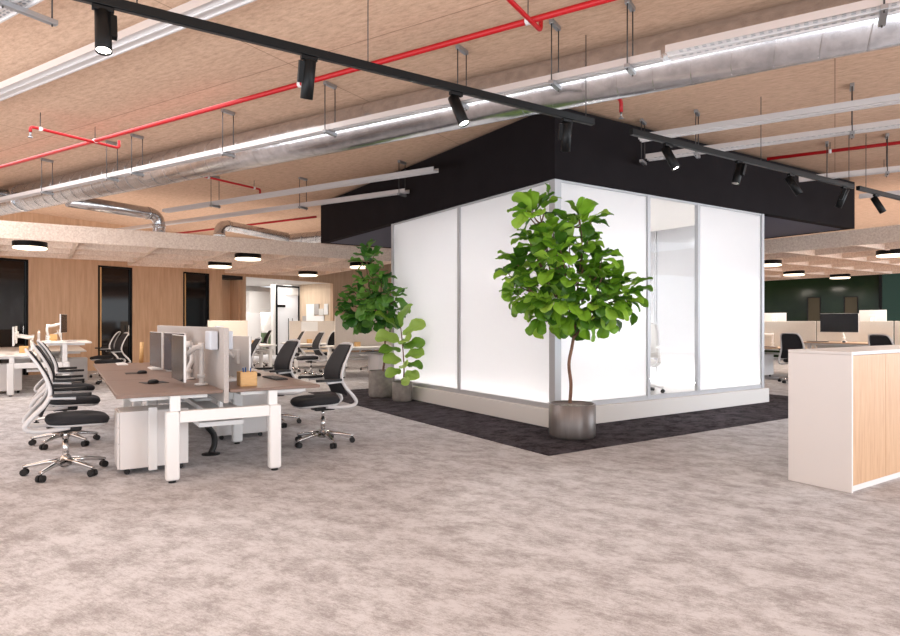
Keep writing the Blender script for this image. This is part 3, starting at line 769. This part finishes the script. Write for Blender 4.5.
mon_arm('white-backed monitor on the right side of near bench','white monitor arm on right side of the near bench', bx(-3.80,.62), 1.0, .15, bx(-4.02,.85,z74))
mon_arm('white-backed monitor on the middle right desk of near bench','monitor arm on the middle right desk', bx(-3.62,2.3), 1.0, -.10, bx(-4.02,2.5,z74))
so = thing('screen_organiser','white organiser saddled over near end of the taupe screen','organiser', n1(.85,.32), AN)
for s in (-1,1): MB().box(s*.030,s*.10,-.12,.12,1.10,1.27).build('pocket','paleblue',so,bevel=.012)
MB().box(-.03,.03,-.05,.05,1.303,1.312).build('saddle','paleblue',so)
tray_ = tag(MB().box(-.14,.14,-.10,.10,0,.03).build('letter_tray','white',None,n1(1.05,.85,z74),AN,bevel=.006),'white tray beside the screen on right near desk','tray')
mousepad('black mouse pad on the nearest left desk', bx(-4.56,.80,z74), AN+.2); mouse('black mouse on the nearest left desk', bx(-4.58,.68,z74+.005), AN+.3)
mousepad('black mouse pad on middle left desk', bx(-4.6,2.20,z74), AN); mouse('black mouse on the middle left desk', bx(-4.55,2.05,z74+.005), AN+.2)
keyboard('white keyboard on the middle left desk', bx(-4.33,2.85,z74), AN, 'white')
keyboard('white keyboard on the far left desk', bx(-4.62,4.05,z74), AN, 'white')
keyboard('black keyboard on the nearest right desk', bx(-3.43,.62,z74), AN+.05)
keyboard('black keyboard on the middle right desk', bx(-3.40,2.3,z74), AN+.05)
mouse('black mouse on the nearest right desk', bx(-3.52,1.02,z74), AN+.4)
wbox('light wooden pen box on the nearest right desk', n1(1.09,.28,z74), AN)
pn = thing('pen','blue pens standing in wooden box on nearest right desk','pen', n1(1.09,.28,z74+.01), AN)
for i,(x,y) in enumerate(((-.02,.01),(.02,-.01),(.0,.035))): MB().cyl((x,y,0),(x*1.6,y*1.5,.155),.006,seg=8).build('pen_barrel','blue',pn)
wbox('light wooden pen box at far end of the near bench', bx(-4.12,4.3,z74), AN)
wp = tag(MB().cyl((0,0,0),(.01,.005,.30),.028,seg=14).build('poster_tube','beech',None,bx(-4.35,4.35,z74),AN),'pale cardboard tube standing at far end of near bench','tube')

TOPL = 1.6
# generic background bench
def back_bench(O, rz, n, top, fab, desc, zs=None, zc=1.38, sides=('left','right'), skip=(), sl=None):
    def q(x,y,z=0): return loc_in(O,rz,x,y,z)
    names = pos3 if n == 3 else ([''] if n == 1 else ['nearest the camera','second along','third along','fourth along','farthest along'][:n])
    bench_frame('white steel frame of %s'%desc, q(0,0), rz, n)
    for i in range(n):
        zz = (zs or {})
        if (i,'l') not in skip: desk('%s desk %s, %s side of %s'%(top.replace('desk',''),names[i],sides[0],desc), q(.41,i*TOPL), rz, top, zz.get((i,'l'),.74), 1, 'desks of '+desc)
        if (i,'r') not in skip: desk('%s desk %s, %s side of %s'%(top.replace('desk',''),names[i],sides[1],desc), q(1.29,i*TOPL), rz, top, zz.get((i,'r'),.74), -1, 'desks of '+desc)
        screen('felt desk screen %s on %s'%(names[i],desc), q(.85,i*TOPL), rz, fab, L=sl or TOPL-.02, z1=zc, group='screens of '+desc)
    return q
# bench behind the left chairs
d2 = 'the white bench by the wood wall'
q2 = back_bench(box(-6.32,7.9), AB, 3, 'deskwhite', 'screenbeige', d2, {(0,'r'):.97}, 1.16, skip=())
pedestal('white pedestal under the far desks by the wood wall', q2(1.45,2.35), AB)
pedestal('white pedestal under near left desk by the wood wall', q2(.30,.75), AB+PI)
a2 = AB
def marm(label, alabel, pos, turn, base, wd=.58, ht=.36, face='screendark', back='white', h=.30):
    a = AB+turn; monitor(label, pos, a, wd, ht, back, face)
    arm_stand(alabel, base, Vector((pos[0]-math.cos(a)*.042,pos[1]-math.sin(a)*.042,pos[2])), h=h)
marm('white-edged monitor standing on the left white bench','white monitor arm on left white bench', q2(.45,.6,1.08), PI, q2(.74,.7,.74))
marm('pale monitor turned flat on the raised white desk','white arm on the raised white desk', q2(1.25,.55,1.32), -.2, q2(1.0,.7,.97))
marm('pale monitor on the far left white desk','white arm on the far left white desk', q2(.45,2.3,1.08), PI, q2(.74,2.4,.74))
marm('white-backed monitor on the middle right white desk','white arm on the middle right white desk', q2(1.25,2.2,1.12), 0, q2(1.0,2.3,.74))
lp = thing('laptop','open white laptop tilted on the raised desk by the wood wall','laptop', q2(1.38,.95,.97), AB)
MB().box(-.15,.11,-.16,.16,0,.014).build('laptop_base','white',lp,bevel=.004)
MB().box(-.008,.0,-.16,.16,0,.22).xf(Matrix.Translation((-.15,0,.014))@Matrix.Rotation(-.35,4,'Y')).build('laptop_lid','white',lp)
wbox('light wooden box on the raised white desk', q2(1.08,1.2,.97), AB)
wbox('light wooden box on the left white desk', q2(.6,1.25,.74), AB)
chairs([(-4.12,9.7,PI+.15,'black chair beside the raised white desk, facing left')], c0, 'task chairs by the wood wall')
chairs([(-4.10,11.5,PI-.3,'black chair standing farther back before the wood wall')], c0, 'task chairs by the wood wall')


# benches across the middle distance: these run along the other direction (local y -> v, local x -> -u)
AR = AB-PI/2
fs_ = ('far','near')
q3 = back_bench(box(.62,9.40), AR, 1, 'deskwhite', 'screenbeige', 'the pale bench behind the two left plants', zc=1.52, sides=fs_)
q4 = back_bench(box(.5,12.4), AR, 1, 'deskwhite', 'screenbeige', 'the pale bench below the pinboard', zc=1.38, sides=fs_)
q5 = back_bench(box(-1.75,12.3), AR, 1, 'deskwhite', 'screenbeige', 'the pale bench below the glass door', zc=1.39, sides=fs_, sl=1.05)
pedestal('white pedestal under pale desks behind the left plants', q3(1.45,.95), AB+PI/2)
wbox('small wooden pen box on pale bench behind the plants', q3(1.0,.55,.74), AR, .06,.11)
wbox('small wooden pen box on the pale bench below the pinboard', q4(1.0,.55,.74), AR, .06,.11)
wbox('small wooden pen box on the pale bench below the glass door', q5(1.0,1.2,.74), AR, .06,.11)
monitor('dark monitor low behind the middle chairs', q4(.5,1.35,1.22), AR+PI, .42, .25, 'black')
arm_stand('black arm carrying monitor behind the middle chairs', q4(.75,1.35,.74), q4(.54,1.35,1.22), h=.3, m='black')
tag(MB().box(.023,.03,.35,.85,1.08,1.36).build('paper_sheet','paper',None,q4(.85,0),AR),'white sheet pinned to the beige screen below pinboard','paper')
tag(MB().box(.023,.03,.55,.95,1.10,1.40).build('paper_sheet','paper',None,q3(.85,0),AR),'white sheet pinned to the beige screen behind the plants','paper')
chairs([(.0,8.5,PI-.05,'dark chair facing left in front of the pinboard bench'),(1.1,9.95,PI/2+.3,'dark chair seen from behind at the pinboard bench')], c0, 'task chairs in the middle distance')
chairs([(.15,10.2,PI-.2,'small dark chair facing left before the far glass door'),(.10,12.85,PI-.1,'small dark chair half hidden by the near bench chairs'),
        (2.35,9.95,-PI/2+.2,'pale-framed chair behind the bench by the two left plants')], c0, 'task chairs in the middle distance')

# right hand bench, beyond the white cabinet
q6 = back_bench(box(9.05,-3.1), AB, 5, 'desktan', 'screenwhite', 'the tan bench beyond the oak cabinet', {(2,'l'):.90}, 1.37)
marm('large dark monitor above the white cabinet on the right','white arm holding the large right monitor', q6(.42,4.10,1.33), PI, q6(.76,4.15,.90), .80, .42, 'screendark', 'white', .34)
marm('dark monitor beside the right edge of glass room','curved white monitor arm beside the glass room edge', q6(.35,6.35,1.12), PI, q6(.66,5.75,.74), .6, .38)
marm('white-backed monitor over the right bench near the frame edge','white arm of the white-backed monitor at far right', q6(1.2,3.75,1.44), 0, q6(.95,3.7,.74), .55, .36,'screendark','white',.5)
marm('white-backed monitor over the right bench beside the glass room','white arm of the white-backed monitor next to glass room', q6(1.2,6.0,1.40), 0, q6(.95,5.9,.74), .6, .36,'screendark','white',.5)
marm('wide grey monitor at right edge behind the cabinet','white arm of the wide grey monitor at right edge', q6(.42,2.45,1.17), PI, q6(.74,2.5,.74), .8, .34)
keyboard('dark keyboard on the raised tan desk', q6(.2,4.45,.90), AB)
mouse('black mouse on the raised tan desk', q6(.2,3.9,.90), AB)
keyboard('dark keyboard on the tan desk beside the glass room', q6(.2,5.6,.74), AB)
pedestal('white pedestal under tan desk beside the glass room', q6(.36,5.9), AB+PI)
chairs([(8.56,1.50,.12,'black chair with white frame beyond the left end of cabinet'),(8.72,-.22,-.1,'black chair with white frame behind the cabinet at right edge')], c0, 'task chairs on the right')

# white chair in the glazed room
chair_proto('white_chair','white task chair inside the glass room behind the clear door', box(2.62,.80,.225), AB+PI+.5, white=True)

# ---------------------------------------------------------------- oak-fronted cabinets
cv, cu = -.11, -3.505
def cabinet(label, v0, wd=1.19, endp=True):
    t = thing('storage_cabinet', label, 'cabinet', box(v0, cu), AB, 'oak fronted cabinets')
    MB().box(0,.02,0,.50,.0,1.088).box(wd-.02,wd,0,.50,0,1.088).box(.02,wd-.02,.02,.50,.0,.05).box(.02,wd-.02,.48,.50,.05,1.088).box(.02,wd-.02,.02,.48,1.06,1.088).build('carcass','cabwhite',t,bevel=.0015)
    h = (wd-.04)/2
    for k in range(2): MB().box(.022+k*h,.018+(k+1)*h,.002,.020,.055,1.083).build('door','oak',t,bevel=.0015)
    return t
cabinet('white cabinet with oak doors, its white side towards the camera', cv)
cabinet('second oak-fronted cabinet, mostly beyond the right edge', cv+1.195)
tag(MB().box(0,2.385,0,.50,1.09,1.114).build('cabinet_top','cabwhite',None,box(cv,cu),AB,bevel=.002),'white top running over the oak-fronted cabinets','worktop')

# ---------------------------------------------------------------- plants
def leaf(mb, base, d, L, roll=0, droop=.5, rnd=random):
    """obovate leaf: base point, direction, length"""
    d = Vector(d).normalized(); up = Vector((0,0,1))
    if abs(d.z) > .93: up = Vector((rnd.uniform(-1,1), rnd.uniform(-1,1), .1))
    s = d.cross(up).normalized(); n = s.cross(d).normalized()
    rm = Matrix.Rotation(roll, 3, d); s = rm @ s; n = rm @ n
    ctl = [(0,.02),(.05,.13),(.13,.21),(.26,.27),(.40,.30),(.54,.345),(.66,.375),(.77,.365),(.87,.30),(.95,.18),(1,.04)]
    def wd_(t):
        for (t0,w0),(t1,w1) in zip(ctl,ctl[1:]):
            if t <= t1: return w0+(w1-w0)*(t-t0)/(t1-t0)
        return .04
    NR = 20; prof = [(i/NR, wd_(i/NR)) for i in range(NR+1)]
    W = rnd.uniform(.82,1.02); cols = 8; vs=[]; p = Vector(base); pt = 0; ph = rnd.uniform(0,6); fold = rnd.uniform(.15,.45)
    pet = L*.12; p = p + d*pet
    for i,(t,wd) in enumerate(prof):
        ds = (t-pt)*L; pt = t
        a = droop*t*t*1.3
        dd = (d*math.cos(a) - n*math.sin(a)); nn = (n*math.cos(a)+d*math.sin(a))
        p = p + dd*ds
        for j in range(cols+1):
            q = -1+2*j/cols; x = q*wd*L*W; aq = abs(q)
            z = aq*wd*L*fold - .35*aq*aq*wd*L*fold + .050*L*math.sin(t*11+ph+(0 if q>0 else 1.6))*aq*aq
            z += .018*L*math.sin((t-.30*aq)*40)*min(1,aq*2.5)*(1-.4*aq) - (.010*L if j==cols//2 else 0)
            vs.append(p + s*x + nn*z)
    c1=cols+1; fs=[(i*c1+j,i*c1+j+1,(i+1)*c1+j+1,(i+1)*c1+j) for i in range(len(prof)-1) for j in range(cols)]
    mb.add(vs, fs, True)
def tree(name, label, base, rim_r, pot_h, potmat, trunk, clusters, leafmat, lsz, seed, potprof=None, nper=7):
    rnd = random.Random(seed)
    pp = potprof or [(rim_r*.93,0),(rim_r*.985,.02),(rim_r,.06),(rim_r,pot_h-.004),(rim_r-.006,pot_h),(rim_r-.02,pot_h),(rim_r-.022,pot_h-.05)]
    pot = MB().lathe(pp, seg=56).build('plant_pot',potmat,None,base)
    pot['label'] = label[0]; pot['category'] = 'plant pot'
    t = thing(name, label[1], 'plant', Vector(base)+Vector((0,0,pot_h-.06)))
    z0 = pot_h-.06
    MB().lathe([(.001,.0),(rim_r-.024,.002),(rim_r-.024,.015),(rim_r*.5,.026),(.001,.03)], seg=40, capb=False).build('gravel_top','gravel',t)
    o = Vector(base)+Vector((0,0,z0)); st = MB(); fo = MB()
    for path, rr in trunk:
        P = catmull(path, 5); n=len(P); st.tube(P, [rr[0]+(rr[1]-rr[0])*i/(n-1) for i in range(n)], 10)
    for (c, tipdir, k, root) in clusters:
        c = Vector(c); root = Vector(root)
        mid = (c+root)/2 + Vector((rnd.uniform(-.03,.03),rnd.uniform(-.03,.03),-.03))
        P = catmull([root, mid, c], 5); st.tube(P, [.011-.006*i/(len(P)-1) for i in range(len(P))], 7)
        td = Vector(tipdir).normalized(); az = rnd.uniform(0,6.28)
        a1 = td.cross(Vector((.3,.2,1))).normalized() if abs(td.z)<.95 else Vector((1,0,0)); a2 = td.cross(a1)
        for i in range(k):
            az += 2.399; el = .15+.95*(i/(k-1) if k>1 else 0)      # from near axis to spreading
            dd = td*math.cos(el*1.25)+(a1*math.cos(az)+a2*math.sin(az))*math.sin(el*1.25)
            dd += Vector((0,0,-.12*el)); b = c - td*(.10*el)
            L = lsz*rnd.uniform(.72,1.12)*(.75+.3*el)
            leaf(fo, b, dd, L, rnd.uniform(-.5,.5), rnd.uniform(.35,1.0), rnd)
    st.build('trunk','bark',t); fo.build('foliage',leafmat,t)
    return t
def pos(px, py, Y, base, z0):
    return ((px-449.4)/623.8*Y - base[0], Y-base[1], H+(322-py)/623.8*Y - z0)
# big tree in front of the corner
B1 = (1.44, 7.32, .007); z01 = .38-.06+.007
def p1(px,py,dy=0): return pos(px,py,7.32+dy,B1,z01)
trunk = [([p1(570,404),p1(571,385,.01),p1(569,365),p1(572,348),p1(574,336)],(.021,.018)),
         ([p1(574,338),p1(566,325),p1(560,305),p1(552,280),p1(545,245),p1(540,215)],(.015,.006)),
         ([p1(574,338),p1(576,315,.05),p1(578,285,.08),p1(582,250,.05),p1(580,220)],(.015,.006)),
         ([p1(573,340),p1(583,328,-.03),p1(598,312,-.08),p1(618,300,-.1)],(.014,.006)),
         ([p1(574,338),p1(571,318,-.1),p1(566,298,-.15)],(.013,.007)),
         ([p1(571,330),p1(556,313,-.08),p1(535,303,-.1)],(.010,.005))]
cl = []
def C1(px,py,dy,dx,dz,k=7,ry=-.3,root=None): cl.append((p1(px,py,dy),(dx,ry,dz),k,root or p1(px*.6+.4*573,py*.6+.4*325,dy*.6)))
C1(532,209,0,-.3,.8,9,0,p1(541,225)); C1(527,214,-.1,-1,.1,6,-.2,p1(541,228)); C1(546,203,.05,.3,.7,5,0,p1(541,225))
C1(580,215,0,.1,1,8,0,p1(580,226)); C1(592,222,-.05,1,.3,7,-.2,p1(580,228)); C1(568,222,.1,-.6,.6,5,0,p1(580,228))
C1(546,240,-.1,-.5,.6); C1(535,252,-.05,-1,.3); C1(560,250,-.2,0,.8,7,-.6); C1(557,268,-.3,-.1,.3,8,-1)
C1(515,262,0,-1,.5,7); C1(508,274,.05,-1,.0,5); C1(520,278,-.1,-1,.2,6); C1(516,295,0,-1,.0,6)
C1(578,262,.1,.3,.7); C1(592,270,0,.7,.6,7); C1(572,280,-.3,.2,.2,8,-1); C1(588,286,-.25,.4,.1,8,-1)
C1(604,275,-.1,.7,.5,8); C1(612,285,0,.8,.4,7); C1(622,284,.05,.7,.8,7); C1(632,290,0,1,.3,6); C1(628,302,-.1,1,-.2,7)
C1(612,305,-.2,.6,-.2,8,-.8); C1(595,306,-.3,.3,-.2,8,-1); C1(578,312,-.25,0,-.3,7,-1); C1(560,300,-.3,-.2,-.1,8,-1)
C1(545,300,-.2,-.4,-.1,8,-.8); C1(530,302,-.1,-.8,-.2,8,-.5); C1(540,318,-.05,-.4,-.6,6); C1(528,288,-.1,-.8,.2,7); C1(545,280,-.15,-.4,.2,8,-.6)
C1(553,232,.0,-.2,.6,8,-.4); C1(588,242,.0,.5,.5,8,-.4); C1(570,246,-.1,.1,.4,8,-.8); C1(602,258,.0,.8,.4,7); C1(528,238,0,-.9,.4,7); C1(563,322,-.1,0,-.7,5); C1(585,322,-.1,.1,-.7,5); C1(605,318,.1,.3,-.6,5); C1(560,285,.25,-.2,.3,7,.8); C1(600,290,.25,.4,.3,7,.8); C1(540,268,.25,-.3,.3,6,.8)
tree('fiddle_leaf_fig',('brushed grey round pot at the corner of the glass room','tall bright green fiddle-leaf fig tree before the glass room corner'),B1,.272,.39,'potmetal',trunk,cl,'leaf',.285,3)
# deeper green tree behind, left of the glass room
B2 = (-1.22, 11.25, .007); z02 = .46-.06+.007
def p2(px,py,dy=0): return pos(px,py,11.25+dy,B2,z02)
trunk = [([p2(383,372),p2(385,355),p2(385,340),p2(383,330)],(.02,.016)),([p2(383,331),p2(378,318),p2(372,300),p2(368,280),p2(366,262)],(.014,.006)),
         ([p2(384,331),p2(388,315,.1),p2(388,298,.1)],(.013,.006)),([p2(383,332),p2(375,326),p2(362,318)],(.011,.006))]
cl2=[]
def C2(px,py,dy,dx,dz,k=7,ry=-.3,root=None): cl2.append((p2(px,py,dy),(dx,ry,dz),k,root or p2(px*.6+.4*380,py*.6+.4*318,dy*.6)))
C2(366,253,0,0,1,9,0,p2(367,266)); C2(360,262,0,-1,.3,5,-.2,p2(367,270)); C2(374,256,-.1,.8,.5,4,0,p2(367,268))
C2(372,275,-.1,.2,.7); C2(382,280,-.1,.7,.5); C2(362,282,-.1,-.6,.5); C2(354,292,0,-1,.3); C2(346,302,0,-1,.2,6); C2(344,312,0,-1,0,6)
C2(352,318,-.1,-.7,-.3,7); C2(364,300,-.3,-.1,.2,8,-1); C2(376,295,-.3,.2,.2,8,-1); C2(388,292,-.4,.7,.2,7); C2(397,296,-.5,1,.3,5); C2(386,305,-.35,.5,0,8,-.8)
C2(370,312,-.3,0,-.2,8,-1); C2(360,322,-.1,-.3,-.6,6); C2(378,322,-.2,.2,-.6,6,-.6); C2(395,312,-.5,.8,-.2,6); C2(372,290,.25,0,.3,7,.8); C2(390,318,-.35,.4,-.5,5)
tree('fiddle_leaf_fig',('larger grey concrete pot left of the glass room','deep green fiddle-leaf fig tree behind the small plant'),B2,.235,.47,'concrete',trunk,cl2,'leafdark',.30,5)
# small young plant
B3 = (-.80, 10.62, .007); z03 = .32-.06+.007
def p3(px,py,dy=0): return pos(px,py,10.62+dy,B3,z03)
trunk = [([p3(403,386),p3(404,370),p3(403,350),p3(401,330),p3(400,322)],(.013,.007))]
rnd = random.Random(11)
def small_plant():
    pot = MB().lathe([(.155,0),(.168,.02),(.172,.06),(.172,.32),(.165,.325),(.155,.325),(.152,.28)], seg=48).build('plant_pot','concrete',None,B3)
    tag(pot,'smaller grey concrete pot nearest the glass wall','plant pot')
    t = thing('fiddle_leaf_seedling','small young fiddle-leaf plant with pale broad leaves','plant',Vector(B3)+Vector((0,0,z03-.007)))
    MB().lathe([(.001,.0),(.148,.002),(.148,.012),(.001,.025)],seg=32,capb=False).build('gravel_top','gravel',t)
    P = catmull(trunk[0][0],5); MB().tube(P,[.013-.006*i/(len(P)-1) for i in range(len(P))],8).build('stem','bark',t)
    fo = MB()
    for (px,py,dx,dy,dz,L,roll) in [(400,330,.25,-.2,1,.44,.5),(400,332,-.7,-.3,.75,.46,.3),(401,336,.75,-.6,.5,.42,.2),(402,342,-.9,-.5,.35,.38,-.2),(403,346,.85,-.2,.3,.33,0),(403,351,-.8,-.6,.2,.36,.3),
        (403,356,.9,-.4,.2,.32,0),(403,360,-.6,-.8,.15,.33,0),(403,366,.9,-.5,.15,.30,-.3),(403,371,-.8,-.5,0,.26,0),(403,374,.7,-.7,0,.28,.2),(403,345,.1,-1,.5,.34,0),(403,365,.1,-1,.1,.28,0),(403,350,.3,.9,.4,.33,0),(403,378,.2,-.9,-.1,.22,0)]:
        leaf(fo, p3(px,py), (dx,min(dy,-.55) if dx>.5 else dy,dz), L*(1.05 if L>.42 else 1.15), roll+.75*(1 if dx>0 else -1), rnd.uniform(.4,.9), rnd)
    fo.build('foliage','leafpale',t)
small_plant()
